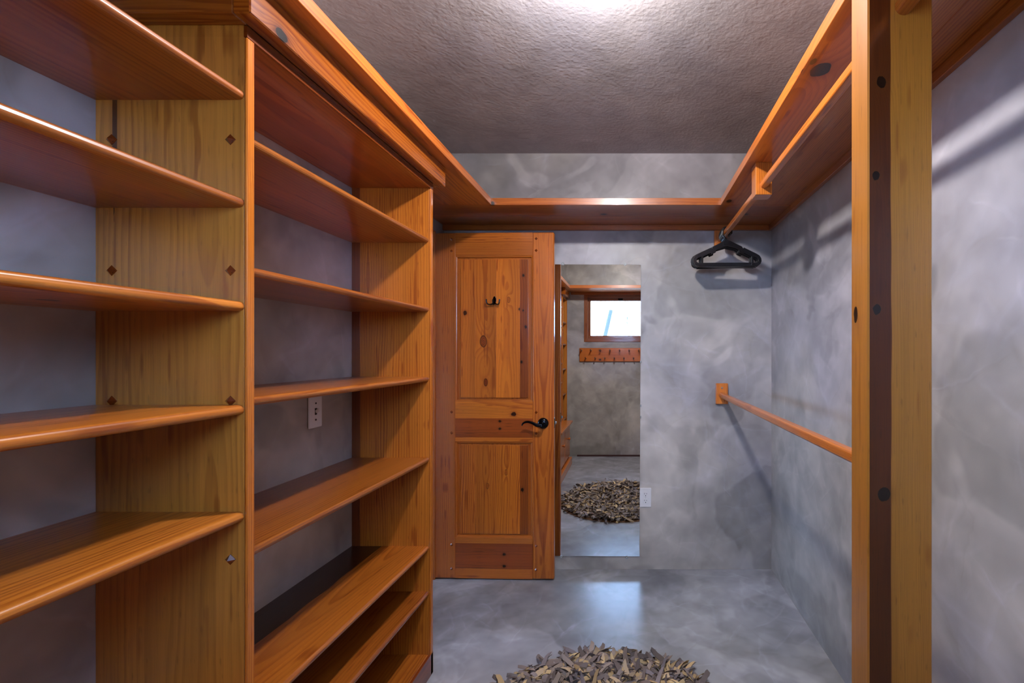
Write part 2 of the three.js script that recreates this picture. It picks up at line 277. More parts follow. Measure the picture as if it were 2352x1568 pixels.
// board between world bounds [x0,x1], [h0,h1], [d0,d1] added to a parent whose world base is known
function worldBase(o) { const v = new THREE.Vector3(); for (let p = o; p && p !== scene; p = p.parent) v.add(p.position); return v; }
function board(name, parent, mat, [x0, x1], [y0, y1], [d0, d1], grain, opt = {}) {
  const g = boxGeo(x1 - x0, y1 - y0, d1 - d0, opt.c ?? 0.002, grain, mat.userData.Lu ? mat.userData : { Lu: 1, Lv: 1 }, opt.uv0, opt.fo), b = worldBase(parent);
  return part(name, g, mat, parent, [(x0 + x1) / 2 - b.x, (y0 + y1) / 2 - b.y, -(d0 + d1) / 2 - b.z]);
}
function structure(name, geometries, mat, label, category) {
  const m = shadows(new THREE.Mesh(geometries.length > 1 ? mergeGeometries(geometries) : geometries[0], mat)); m.name = name; m.userData = { kind: 'structure', label, category }; scene.add(m); return m;
}
// slab of a wall with uv in metres / 3
function slab([x0, x1], [y0, y1], [d0, d1], off = [0, 0], div = 3) {
  const g = new THREE.BoxGeometry(x1 - x0, y1 - y0, d1 - d0).toNonIndexed(); g.translate((x0 + x1) / 2, (y0 + y1) / 2, -(d0 + d1) / 2);
  const p = g.attributes.position, n = g.attributes.normal, uv = g.attributes.uv;
  for (let i = 0; i < p.count; i++) { const ax = Math.abs(n.getX(i)), ay = Math.abs(n.getY(i)); uv.setXY(i, (ax > 0.5 ? p.getZ(i) : p.getX(i)) / div + off[0], (ay > 0.5 ? p.getZ(i) : p.getY(i)) / div + off[1]); }
  return g;
}

// ---------------------------------------------------------------- the room
const XL = -1.155, XR = 0.863, DB = 2.8155, DR = -0.286, H = 2.56, T = 0.2;
const DOORWAY = [1.985, 2.70], DOOR_H = 2.05;
const WIN = { x0: -0.609, x1: 0.35, y0: 1.4765, y1: 2.091 };
structure('floor', [slab([XL - T, XR + T], [-0.15, 0], [DR - T, DB + T], [0.385, 0.845], 3.6)], M.floor, 'polished grey concrete floor with trowelled mottling', 'floor');
structure('ceiling', [slab([XL - T, XR + T], [H, H + 0.15], [DR - T, DB + T], [0.2, 0.1], 1.3)], M.ceiling, 'textured mauve plaster ceiling', 'ceiling');
structure('wall_back', [slab([XL - T, XR + T], [0, H], [DB, DB + T], [0.41, 0.02], 3.4)], M.wall, 'grey plaster wall holding the mirror and outlet', 'wall');
structure('wall_right', [slab([XR, XR + T], [0, H], [DR - T, DB], [0.84, 0.2], 3.4)], M.wall, 'trowelled grey plaster wall behind the wooden post', 'wall');
structure('wall_left', [slab([XL - T, XL], [0, H], [DR - T, DOORWAY[0]], [0.84, 0.12], 3.4), slab([XL - T, XL], [0, H], [DOORWAY[1], DB], [0.84, 0.12], 3.4), slab([XL - T, XL], [DOOR_H, H], DOORWAY, [0.84, 0.12], 3.4)], M.wall, 'grey plaster wall behind the open shelves', 'wall');
structure('wall_front', [slab([XL, WIN.x0], [0, H], [DR - T, DR], [0.36, 0.22], 3.4), slab([WIN.x1, XR], [0, H], [DR - T, DR], [0.36, 0.22], 3.4), slab([WIN.x0, WIN.x1], [0, WIN.y0], [DR - T, DR], [0.36, 0.22], 3.4), slab([WIN.x0, WIN.x1], [WIN.y1, H], [DR - T, DR], [0.36, 0.22], 3.4)], M.wall, 'plaster wall with the small window, seen in the mirror', 'wall');
structure('baseboard_front', [slab([-0.70, XR], [0, 0.02], [DR, DR + 0.012])], M.dirt, 'thin dark red strip along the foot of the window wall', 'baseboard');
{ // window seen in the mirror
  const w = new THREE.Group(); w.name = 'window_1'; w.position.set((WIN.x0 + WIN.x1) / 2, WIN.y0, -DR); w.userData = { kind: 'structure', label: 'small wood-framed window above the peg rack', category: 'window' }; scene.add(w);
  const wm = wood('quart1', [0.42, 0.30, 0.26]), a = [DR - 0.12, DR + 0.008], f = 0.045, s = 0.037, i0 = WIN.x0 + f, i1 = WIN.x1 - f, j0 = WIN.y0 + f, j1 = WIN.y1 - f, b = [DR - 0.09, DR - 0.03];
  board('window_frame', w, wm, [WIN.x0, i0], [WIN.y0, WIN.y1], a, 'y'); board('window_frame', w, wm, [i1, WIN.x1], [WIN.y0, WIN.y1], a, 'y');
  board('window_frame', w, wm, [i0, i1], [WIN.y0, j0], a, 'x'); board('window_frame', w, wm, [i0, i1], [j1, WIN.y1], a, 'x');
  board('sash', w, wm, [i0, i0 + s], [j0, j1], b, 'y'); board('sash', w, wm, [i1 - s, i1], [j0, j1], b, 'y');
  board('sash', w, wm, [i0 + s, i1 - s], [j0, j0 + s], b, 'x'); board('sash', w, wm, [i0 + s, i1 - s], [j1 - s, j1], b, 'x');
  board('pane', w, M.glass, [i0 + s, i1 - s], [j0 + s, j1 - s], [DR - 0.063, DR - 0.059], 'x', { c: 0.0003 });
  board('latch', w, M.bronze, [-0.17, -0.11], [j1 - 0.028, j1 - 0.006], [DR - 0.03, DR - 0.015], 'x');
}
{ // doorway lining
  const t = new THREE.Group(); t.name = 'trim_1'; t.position.set(XL - T / 2, 0, -(DOORWAY[0] + DOORWAY[1]) / 2); t.userData = { kind: 'structure', label: 'pine lining of the doorway behind the opened door', category: 'door frame' }; scene.add(t);
  const m = wood('quart2', DOOR);
  board('jamb', t, m, [XL - T, XL + 0.002], [0, DOOR_H], [DOORWAY[0], DOORWAY[0] + 0.02], 'y'); board('jamb', t, m, [XL - T, XL + 0.002], [0, DOOR_H], [DOORWAY[1] - 0.018, DOORWAY[1]], 'y');
  board('head', t, m, [XL - T, XL + 0.002], [DOOR_H - 0.012, DOOR_H], [DOORWAY[0] + 0.02, DOORWAY[1] - 0.018], 'x');
}
{ // the next room, whose daylight comes in through the doorway
  const X0 = XL - T, X1 = -5.0, D0 = 0.4, D1 = 4.4, w = { d0: 1.30, d1: 3.40, y0: 0.66, y1: 1.54 };
  structure('floor_hall', [slab([X1 - T, X0], [-0.15, 0], [D0 - T, D1 + T])], M.floor, 'concrete floor of the room beyond the doorway', 'floor');
  structure('ceiling_hall', [slab([X1 - T, X0], [H, H + 0.15], [D0 - T, D1 + T])], M.hall, 'ceiling of the room beyond the doorway', 'ceiling');
  structure('wall_hall_near', [slab([X1 - T, X0], [0, H], [D0 - T, D0])], M.hall, 'near wall of the room beyond the doorway', 'wall');
  structure('wall_hall_far', [slab([X1 - T, X0], [0, H], [D1, D1 + T])], M.hall, 'far wall of the room beyond the doorway', 'wall');
  structure('wall_hall_closet', [slab([X0 - 0.01, X0], [0, H], [D0, DOORWAY[0]]), slab([X0 - 0.01, X0], [0, H], [DOORWAY[1], D1]), slab([X0 - 0.01, X0], [DOOR_H, H], DOORWAY), slab([X0, X0 + T], [0, H], [DB + T, D1 + T])], M.hall, 'hall side of the closet wall', 'wall');
  structure('wall_hall_window', [slab([X1 - T, X1], [0, H], [D0, w.d0]), slab([X1 - T, X1], [0, H], [w.d1, D1]), slab([X1 - T, X1], [0, w.y0], [w.d0, w.d1]), slab([X1 - T, X1], [w.y1, H], [w.d0, w.d1])], M.hall, 'window wall of the room beyond the doorway', 'wall');
  const g = new THREE.Group(); g.name = 'window_2'; g.position.set(X1, w.y0, -(w.d0 + w.d1) / 2); g.userData = { kind: 'structure', label: 'large window of the room beyond the doorway', category: 'window' }; scene.add(g);
  const m = wood('quart1', [0.42, 0.30, 0.26]), a = [X1 - 0.12, X1 - 0.04];
  board('window_frame', g, m, a, [w.y0, w.y1], [w.d0, w.d0 + 0.06], 'y'); board('window_frame', g, m, a, [w.y0, w.y1], [w.d1 - 0.06, w.d1], 'y');
  board('window_frame', g, m, a, [w.y0, w.y0 + 0.06], [w.d0 + 0.06, w.d1 - 0.06], 'z'); board('window_frame', g, m, a, [w.y1 - 0.06, w.y1], [w.d0 + 0.06, w.d1 - 0.06], 'z');
  board('pane', g, M.glass, [X1 - 0.082, X1 - 0.078], [w.y0 + 0.06, w.y1 - 0.06], [w.d0 + 0.06, w.d1 - 0.06], 'z', { c: 0.0003 });
}
structure('ground_outside', [slab([-30, 30], [-0.4, -0.16], [-30, 30])], M.outside, 'pale ground outside the window', 'ground');

// ---------------------------------------------------------------- shelf towers on the left wall
const XF = -0.8274, NOSE = -0.836, P1 = 0.985, TH = 0.020, P2 = 1.888, TOP = 2.0115, SHELF_LO = 2.116, SHELF_HI = 2.153;
const L0 = { Lu: 2.4, Lv: 0.36 };
// bullnosed shelf: profile in (x, y), swept along depth
function shelfGeo(x0, x1, th, len, mat, uv0) {
  const pr = [[x0, 0], [x1 - th / 2, 0]], r = th / 2;
  for (let i = 1; i < 8; i++) { const a = -Math.PI / 2 + Math.PI * i / 8; pr.push([x1 - r + r * Math.cos(a), r + r * Math.sin(a)]); }
  pr.push([x1 - r, th], [x0, th]);
  return prism(pr, len, mat.userData, 0.5, uv0);
}
function shelf(parent, mat, top, d0, d1, th = 0.020, nose = NOSE, uv0 = null) {
  const b = worldBase(parent); // prism runs towards +z, so it starts at the far end
  return part('shelf', shelfGeo(XL - b.x, nose - b.x, th, d1 - d0, mat, uv0), mat, parent, [0, top - th - b.y, -d1 - b.z]);
}
const pegMat = wood('dark', [0.55, 0.42, 0.42], 0.25);
function pegGeo(r, h) { const g = new THREE.CylinderGeometry(0.0005, r, h, 4, 1).toNonIndexed(); g.rotateX(Math.PI / 2); g.computeVertexNormals(); const c = new THREE.CylinderGeometry(r, r, 0.002, 4).toNonIndexed(); c.rotateX(Math.PI / 2); c.translate(0, 0, -h / 2 - 0.001); return mergeGeometries([g, c]); }
const pegG = pegGeo(0.0115, 0.008), pegDoor = pegGeo(0.0095, 0.007);
function peg(parent, x, y, d) { const b = worldBase(parent); part('peg', pegG, pegMat, parent, [x - b.x, y - b.y, -d + 0.005 - b.z]); }
const cap = (n) => { const p = []; for (let i = 0; i <= n; i++) p.push(i / n); return p; };
const crownMoulding = [[0, TOP], [0.007, TOP], [0.009, TOP + 0.004], ...cap(6).map((t) => [0.010 + 0.022 * (1 - Math.cos(t * Math.PI / 2)), TOP + 0.005 + 0.014 * Math.sin(t * Math.PI / 2)]), [0.035, TOP + 0.019], [0.037, TOP + 0.021], [0.035, TOP + 0.0235], [0.026, TOP + 0.0245], [0, TOP + 0.0245]];
const baseProfile = [[0, 0], [0.033, 0], [0.033, 0.058], [0.031, 0.062], ...cap(5).map((t) => [0.029 - 0.017 * Math.sin(t * Math.PI / 2), 0.063 + 0.020 * (1 - Math.cos(t * Math.PI / 2))]), [0.010, 0.0857], [0, 0.0857]];
function tower(label, d0, d1, tops, ths, panelTex, withReturns) {
  const t = thing('shelf_tower', label, 'bookcase', [XL, 0, (d0 + d1) / 2], 'built-in shelf towers');
  const b = worldBase(t);
  for (const [p0, p1] of [[d0, d0 + TH], [d1 - TH, d1]]) {
    const g = sub('side_panel', t), near = p0 === d0;
    if (!near) board('board', g, wood('dark', [0.9, 0.8, 0.7]), [XL + 0.0005, XL + 0.034], [0, SHELF_LO], [p0, p1], 'y', { c: 0.0006 });
    board('board', g, wood(near ? panelTex : 'quart2', near ? [1.0, 0.95, 0.82] : [0.82, 0.66, 0.42]), [XL + (near ? 0.0005 : 0.034), XF - 0.007], [0, SHELF_LO], [p0, p1], 'y', { c: 0.0006, uv0: near ? [0, 0] : null, fo: near ? [0.3, 0.3, 0] : null });
    board('edge_strip', g, wood('quart1', [1.0, 0.78, 0.50], 0.25), [XF - 0.007, XF], [0, TOP], [p0, p1], 'y', { c: 0.002 });
  }
  const i0 = d0 + TH, i1 = d1 - TH;
  board('top_board', t, wood('flat3', [0.52, 0.34, 0.24]), [XL, XF - 0.003], [TOP, TOP + 0.02], [i0, i1], 'z');
  tops.forEach((h, i) => i === 4 && withReturns ? shelf(t, wood('heartShadeShelf', [0.62, 0.46, 0.28]), h, i0, i1, ths, NOSE, [0.02, 0]) : shelf(t, wood(['flat1', 'flat3', 'flat2', 'quart2'][i % 4], [[0.60, 0.45, 0.29], [0.56, 0.39, 0.25], [0.60, 0.45, 0.29], [0.52, 0.39, 0.25]][i % 4]), h, i0, i1, ths));
  const path = [[XL, -d1], [XF, -d1], [XF, -d0], [XL, -d0]].map(([x, z]) => [x - b.x, z - b.z]).reverse();
  const use = withReturns ? path : path.slice(1);
  part('crown_moulding', mitred(use, crownMoulding, L0), wood('dark', [0.75, 0.6, 0.5], 0.25), t);
  part('base_moulding', mitred(use, baseProfile, L0), wood('dark', [0.95, 0.72, 0.55], 0.28), t);
  const F = sub('frieze', t), fm = wood('crown', [0.50, 0.40, 0.28], 0.25), o = 0.037;
  board('frieze_board', F, fm, [XF, XF + o], [TOP + 0.0245, SHELF_LO], [withReturns ? d0 - o : d0, d1 + o], 'z', { c: 0.0025, uv0: [-0.0, 0], fo: [0, 0.4, 0.3] });
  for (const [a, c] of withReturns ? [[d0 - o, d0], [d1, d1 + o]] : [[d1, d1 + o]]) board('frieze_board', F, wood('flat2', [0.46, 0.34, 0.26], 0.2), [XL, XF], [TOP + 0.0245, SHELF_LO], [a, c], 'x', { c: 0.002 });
  return t;
}
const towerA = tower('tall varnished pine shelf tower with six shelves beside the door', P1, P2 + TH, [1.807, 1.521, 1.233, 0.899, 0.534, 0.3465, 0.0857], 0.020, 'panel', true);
for (const [h, both] of [[1.790, 1], [1.508, 1], [1.227, 1], [0.886, 1]]) for (const x of [XL + 0.036, XF - 0.036]) peg(towerA, x, h, P1);
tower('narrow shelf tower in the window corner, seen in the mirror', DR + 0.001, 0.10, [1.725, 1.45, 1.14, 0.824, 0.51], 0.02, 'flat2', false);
{ // shelves hung between the two towers
  const t = thing('open_shelving', 'five long round-nosed pine shelves fixed between the two shelf towers', 'shelves', [XL, 0.96, 0.54]);
  const tint = [[0.60, 0.42, 0.27], [0.54, 0.37, 0.25], [0.82, 0.66, 0.42], [0.72, 0.56, 0.37], [0.68, 0.56, 0.36]];
  [[1.8966, 'flat1'], [1.6645, 'quart2'], [1.4416, 'flat3'], [1.219, 'flat1'], [0.9886, 'flat2']].forEach(([h, tx], i) => shelf(t, wood(tx, tint[i]), h, 0.10, P1, 0.021, NOSE + 0.002));
}
{ // drawer chest under them, seen only in the mirror
  const t = thing('drawer_chest', 'low pine drawer chest with round knobs, seen in the mirror', 'chest', [XL, 0, 0.54]), d0 = 0.108, d1 = P1 - 0.008, m = wood('flat3', [0.85, 0.6, 0.42]), e = wood('quart1', [0.9, 0.66, 0.46]);
  board('body', t, m, [XL + 0.003, -0.757], [0.085, 0.497], [d0 + 0.005, d1 - 0.005], 'z');
  board('top', t, e, [XL + 0.003, -0.705], [0.497, 0.522], [d0, d1], 'z', { c: 0.004 });
  board('plinth', t, e, [XL + 0.003, -0.712], [0, 0.085], [d0, d1], 'z', { c: 0.005 });
  for (const [a, b] of [[d0 + 0.03, (d0 + d1) / 2 - 0.01], [(d0 + d1) / 2 + 0.01, d1 - 0.03]]) {
    const dr = board('drawer', t, wood('flat1', [0.88, 0.62, 0.42]), [-0.757, -0.737], [0.11, 0.475], [a, b], 'z', { c: 0.004 });
    const k = new THREE.LatheGeometry([[0, 0.035], [0.012, 0.034], [0.017, 0.027], [0.014, 0.018], [0.008, 0.012], [0.008, 0]].map(([x, y]) => new THREE.Vector2(x, y)), 16); k.rotateZ(-Math.PI / 2);
    part('knob', k, e, dr, [0.009, 0.05, 0]);
  }
}

// ---------------------------------------------------------------- the shelf that runs round the room under the ceiling
function overhead(label, [x0, x1], [d0, d1], grain, splits, mats, cleat, edgeSide) {
  const t = thing('overhead_shelf', label, 'shelf', [(x0 + x1) / 2, SHELF_LO, (d0 + d1) / 2], 'shelf round the room');
  const along = grain === 'z' ? [x0, x1] : [d0, d1], cuts = [along[0], ...splits, along[1]];
  for (let i = 0; i < cuts.length - 1; i++) {
    const [m, opt] = mats[i]; grain === 'z' ? board('plank', t, m, [cuts[i], cuts[i + 1]], [SHELF_LO, SHELF_HI], [d0, d1], grain, { c: 0.0012, ...opt }) : board('plank', t, m, [x0, x1], [SHELF_LO, SHELF_HI], [cuts[i], cuts[i + 1]], grain, { c: 0.0012, ...opt });
  }
  for (const [cx, cd, g] of cleat) board('cleat', t, wood('quart1', [0.62, 0.44, 0.32]), cx, [SHELF_LO - 0.033, SHELF_LO], cd, g, { c: 0.002 });
  return t;
}
const SB = 2.423, SRr = DR + 0.39, XSL = -0.742, XSR = 0.475;
overhead('overhead plank shelf along the top of the shelf towers', [XL, XSL], [SRr, SB], 'z', [-0.97], [[wood('flat3', [0.62, 0.42, 0.32])], [wood('flat2', [0.88, 0.62, 0.44])]], [[[XL, XL + 0.02], [P2 + TH + 0.05, SB], 'z']]);
overhead('overhead plank shelf on the mirror wall above the door', [XL, XR], [SB, DB], 'x', [2.63], [[wood('knotty', [0.66, 0.46, 0.34])], [wood('quart1', [0.64, 0.46, 0.34])]], [[[XL, XR - 0.02], [DB - 0.02, DB], 'x'], [[XR - 0.02, XR], [SB, DB], 'z']]);
overhead('overhead plank shelf above the closet rods with a large dark knot', [XSR, XR], [SRr, SB], 'z', [XSR + 0.145, XSR + 0.275], [[wood('plankKnot', [0.92, 0.68, 0.48]), { uv0: [0, 0], fo: [0.5, 0, 0.3] }], [wood('quart1', [0.85, 0.68, 0.50])], [wood('quart2', [0.80, 0.62, 0.46])]], [[[XR - 0.02, XR], [SRr, SB], 'z']]);
overhead('overhead shelf above the small window, seen in the mirror', [XL, XR], [DR, SRr], 'x', [DR + 0.2], [[wood('quart2', [0.7, 0.5, 0.38])], [wood('flat2', [0.85, 0.6, 0.44])]], [[[-0.78, XR], [DR, DR + 0.02], 'x']]);

// ---------------------------------------------------------------- post and closet rods
const RODX = 0.546, RODY = 2.025, RODR = 0.0175, PD0 = 0.917, PD1 = 0.988, PX0 = 0.475, PX1 = 0.605;
{
  const t = thing('shelf_post', 'square pine post with dark heartwood stripe holding the overhead shelf', 'post', [(PX0 + PX1) / 2, 0, (PD0 + PD1) / 2]);
  board('post_shaft', t, wood('post', [0.76, 0.68, 0.50], 0.32), [PX0, PX1], [0, SHELF_LO], [PD0, PD1], 'y', { c: 0.003, uv0: [0, 0], fo: [0.56, 0.5, 0] });
}
const rodMat = wood('quart1', [1.0, 0.76, 0.54]), rodL = rodMat.userData, V3 = (x, y, d) => new THREE.Vector3(x, y, -d);
function rod(parent, x, y, d0, d1, name = 'pole') { const b = worldBase(parent); return part(name, tube([V3(x - b.x, y - b.y, d0 + b.z), V3(x - b.x, y - b.y, d1 + b.z)], [RODR], 24, rodL), rodMat, parent); }
const bracketMat = wood('quart2', [1.0, 0.80, 0.56]);
{
  const t = thing('closet_rod', 'upper closet rod with hanging block carrying black hangers', 'rod', [RODX, RODY, 1.9], 'closet rods');
  rod(t, RODX, RODY, PD1, 1.90); rod(t, RODX, RODY, 1.92, DB - 0.012);
  board('hanging_bracket', t, bracketMat, [RODX - 0.034, RODX + 0.034], [1.982, SHELF_LO], [1.88, 1.945], 'y', { c: 0.002 });
  board('wall_bracket', t, bracketMat, [RODX - 0.038, RODX + 0.038], [1.987, SHELF_LO - 0.034], [DB - 0.022, DB], 'y', { c: 0.003 });
}
{
  const t = thing('closet_rod', 'lower closet rod with square wall bracket at waist height', 'rod', [0.553, 1.074, 1.9], 'closet rods');
  rod(t, 0.553, 1.074, PD1, DB - 0.012);
  const br = board('wall_bracket', t, bracketMat, [0.517, 0.592], [1.019, 1.146], [DB - 0.022, DB], 'y', { c: 0.003 });
  const s = new THREE.CylinderGeometry(0.005, 0.006, 0.003, 12); s.rotateX(Math.PI / 2); part('screw', s, M.steel, br, [0.0, 0.036, 0.012]);
}
{
  const t = thing('closet_rod', 'short closet rod end emerging from the top of the post', 'rod', [RODX, RODY, 0.3], 'closet rods');
  rod(t, RODX, RODY, DR + 0.012, PD0);
  board('wall_bracket', t, bracketMat, [RODX - 0.038, RODX + 0.038], [1.987, SHELF_LO - 0.034], [DR, DR + 0.022], 'y', { c: 0.003 });
}

// ---------------------------------------------------------------- pine door, opened against the mirror wall
{
  const w = 0.703, th = 0.036, y0 = 0.009, hingeD = 2.690, free = 2.670, ang = Math.atan2(hingeD - free, w);
  const t = new THREE.Group(); t.name = 'door_1'; t.position.set(XL, 0, -hingeD); t.rotation.y = -ang; t.userData = { kind: 'structure', label: 'varnished pine panel door with black lever handle, standing open', category: 'door' }; scene.add(t);
  // local: x from the hinge to the free edge, +z towards the room; the face is at z = 0
  const B = (name, parent, m, [x0, x1], [h0, h1], [z0, z1], grain, opt = {}) => part(name, boxGeo(x1 - x0, h1 - h0, z1 - z0, opt.c ?? 0.0025, grain, m.userData, opt.uv0, opt.fo), m, parent, [(x0 + x1) / 2, (h0 + h1) / 2, (z0 + z1) / 2]);
  const sl = 0.120, sr = w - 0.125, H1 = 2.037, face = [-th, 0];
  B('stile', t, wood('quart2', [0.70, 0.50, 0.33]), [0, sl], [y0, H1], face, 'y', { uv0: [0.1, 0.2] });
  B('stile', t, wood('flat2', [0.82, 0.58, 0.34]), [sr, w], [y0, H1], face, 'y', { uv0: [0.05, 0.16], fo: [0.2, 0.2, 0.0], c: 0.005 });
  const rails = [[1.903, H1, [[1, 'flat1', [0.76, 0.54, 0.33]]]], [0.812, 1.047, [[0.10, 'quart1', [0.9, 0.66, 0.40]], [0.48, 'dark', [1.2, 1.05, 0.8]], [0.42, 'flat3', [0.95, 0.70, 0.40]]]], [y0, 0.248, [[0.24, 'quart2', [0.86, 0.6, 0.38]], [0.62, 'dark', [1.15, 0.95, 0.75]], [0.14, 'quart1', [0.88, 0.64, 0.4]]]]];
  for (const [a, b, strips] of rails) { const r = sub('rail', t); let at = a; for (const [f, tx, tint] of strips) { const to = at + (b - a) * f; B('board', r, wood(tx, tint), [sl, sr], [at, to], [-th, -0.0006], 'x', { c: strips.length > 1 ? 0.0006 : 0.0015 }); at = to; } }
  for (const [a, b, name] of [[1.047, 1.903, 'upper_panel'], [0.248, 0.812, 'lower_panel']]) {
    const p = sub(name, t), m = 0.030, px = [sl + m, sl + m + 0.086, sl + m + 0.210, sl + m + 0.352, sr - m + 0.0];
    // sunk ground, then the raised field made of planks
    B('panel_ground', p, wood('quart1', [0.72, 0.5, 0.32]), [sl, sr], [a, b], [-th + 0.008, -0.014], 'y', { c: 0.0005 });
    const dt = name === 'upper_panel' ? 'doorUpper' : 'doorLower', tx = [[dt, [0.82, 0.58, 0.40]], [dt, [0.78, 0.56, 0.34]], [dt, [0.95, 0.70, 0.38]], [dt, [0.46, 0.28, 0.20]]];
    for (let i = 0; i < 4; i++) B('plank', p, wood(...tx[i]), [px[i], px[i + 1]], [a + 0.022, b - 0.022], [-0.015, -0.006], 'y', { c: 0.0008, uv0: [0, (px[i] - px[0]) / 0.40], fo: [0.1, 0.1, 0] });
    const bev = wood('quart2', [0.76, 0.54, 0.34]), pr = [[0, 0], [0.012, 0], [0.012, 0.002], [0.009, 0.0075], [0.002, 0.011], [0, 0.011]];
    const put = (len, f) => { const g = prism(pr, len, bev.userData); f(g); part('moulding', g, bev, p); };
    put(b - a, (g) => { g.rotateX(-Math.PI / 2); g.rotateY(0); g.applyMatrix4(new THREE.Matrix4().set(1, 0, 0, sl, 0, 1, 0, a, 0, 0, -1, -0.014, 0, 0, 0, 1)); flip(g); });
    put(b - a, (g) => { g.rotateX(-Math.PI / 2); g.applyMatrix4(new THREE.Matrix4().set(-1, 0, 0, sr, 0, 1, 0, a, 0, 0, -1, -0.014, 0, 0, 0, 1)); });
    put(sr - sl, (g) => { g.applyMatrix4(new THREE.Matrix4().set(0, 0, 1, sl, 1, 0, 0, a, 0, 1, 0, -0.014, 0, 0, 0, 1)); });
    put(sr - sl, (g) => { g.applyMatrix4(new THREE.Matrix4().set(0, 0, 1, sl, -1, 0, 0, b, 0, 1, 0, -0.014, 0, 0, 0, 1)); flip(g); });
  }
  function flip(g) { const p = g.attributes.position.array, n = g.attributes.normal.array, u = g.attributes.uv.array; for (const [a, k] of [[p, 3], [n, 3], [u, 2]]) for (let i = 0; i < a.length; i += 3 * k) for (let j = 0; j < k; j++) { const x = a[i + k + j]; a[i + k + j] = a[i + 2 * k + j]; a[i + 2 * k + j] = x; } }
  const dp = wood('dark', [0.8, 0.62, 0.55], 0.25);
  for (const h of [2.000, 1.931, 0.985, 0.862, 0.205, 0.065]) for (const x of [sl - 0.021, sr + 0.021]) part('peg', pegDoor, dp, t, [x, h, 0.0035]);
  // lever handle
  const hd = sub('lever_handle', t); hd.position.set(w - 0.063, 0.921, 0);
  const rose = new THREE.LatheGeometry([[0.0, 0.020], [0.012, 0.019], [0.024, 0.015], [0.030, 0.009], [0.0325, 0.003], [0.0325, 0]].map(([x, y]) => new THREE.Vector2(x, y)), 28); rose.rotateX(Math.PI / 2);
  part('rose', rose, M.bronze, hd);
  part('neck', tube([new THREE.Vector3(0, 0, 0.012), new THREE.Vector3(0, 0, 0.055)], [0.011], 16), M.bronze, hd);
  part('lever', tube([[0.004, -0.004, 0.052], [-0.02, -0.004, 0.056], [-0.05, 0.010, 0.056], [-0.08, 0.016, 0.054], [-0.103, 0.008, 0.05], [-0.113, -0.006, 0.046]].map((p) => new THREE.Vector3(...p)), [0.011, 0.0105, 0.0085, 0.007, 0.006, 0.004], 12, undefined, 28, 0.8), M.bronze, hd);
  const latch = part('latch_plate', boxGeo(0.002, 0.057, 0.025, 0.0005), M.bronze, t, [w + 0.0005, 0.921, -th / 2]);
  part('latch_bolt', boxGeo(0.011, 0.016, 0.014, 0.003), M.steel, latch, [0.006, 0, 0]);
  // triple coat hook screwed to the upper panel
  const hk = sub('coat_hook', t); hk.position.set(0.352, 1.635, -0.006);
  const plate = new THREE.Shape(); plate.absellipse(0, 0.008, 0.009, 0.020, 0, Math.PI * 2); part('plate', new THREE.ExtrudeGeometry(plate, { depth: 0.003, bevelSize: 0.001, bevelThickness: 0.001, bevelSegments: 2, curveSegments: 16 }), M.chrome, hk);
  for (const x of [-0.038, 0.0, 0.038]) { const k = x ? Math.sign(x) : 0; part('prong', tube([[0, -0.008, 0.004], [x * 0.4, -0.018, 0.012], [x * 0.85, -0.018, 0.026], [x, -0.004, 0.032], [x + 0.001 * k, 0.008, 0.030]].map((p) => new THREE.Vector3(...p)), [0.0042, 0.0038, 0.0036, 0.0038, 0.0046], 10), M.chrome, hk); }
}

// ---------------------------------------------------------------- mirror, outlet, switch
{
  const x0 = -0.56, x1 = 0.051, y0 = 0.083, y1 = 1.876, t = thing('wall_mirror', 'tall frameless mirror hung behind the open door', 'mirror', [(x0 + x1) / 2, y0, DB]);
  t.rotation.z = -0.0085 * 0.6;
  part('mirror_glass', boxGeo(x1 - x0, y1 - y0, 0.0055, 0.0012), M.mirror, t, [0, (y1 - y0) / 2, 0.00375]);
  const clip = new THREE.CylinderGeometry(0.009, 0.010, 0.006, 16); clip.rotateX(Math.PI / 2);
  const X = (x) => x - (x0 + x1) / 2;
  for (const [x, y] of [[-0.048, y1 + 0.002], [-0.43, y1 + 0.002], [-0.028, y0 - 0.004], [-0.43, y0 - 0.004]]) { const c = part('clip', clip, M.clip, t, [X(x), y - y0, 0.0085]); part('screw', new THREE.SphereGeometry(0.003, 8, 6), M.steel, c, [0, 0, 0.003]); }
  for (const y of [1.01, 0.94, 1.28]) { part('clip', boxGeo(0.010, 0.014, 0.006, 0.002), M.clip, t, [X(x1) + 0.002, y - y0, 0.0085]); }
}
function plateThing(name, label, cat, at, ry) {
  const t = thing(name, label, cat, at); t.rotation.y = ry;
  const g = boxGeo(0.070, 0.118, 0.006, 0.0028); part('cover_plate', g, M.plate, t, [0, 0, 0.003]);
  return t;
}
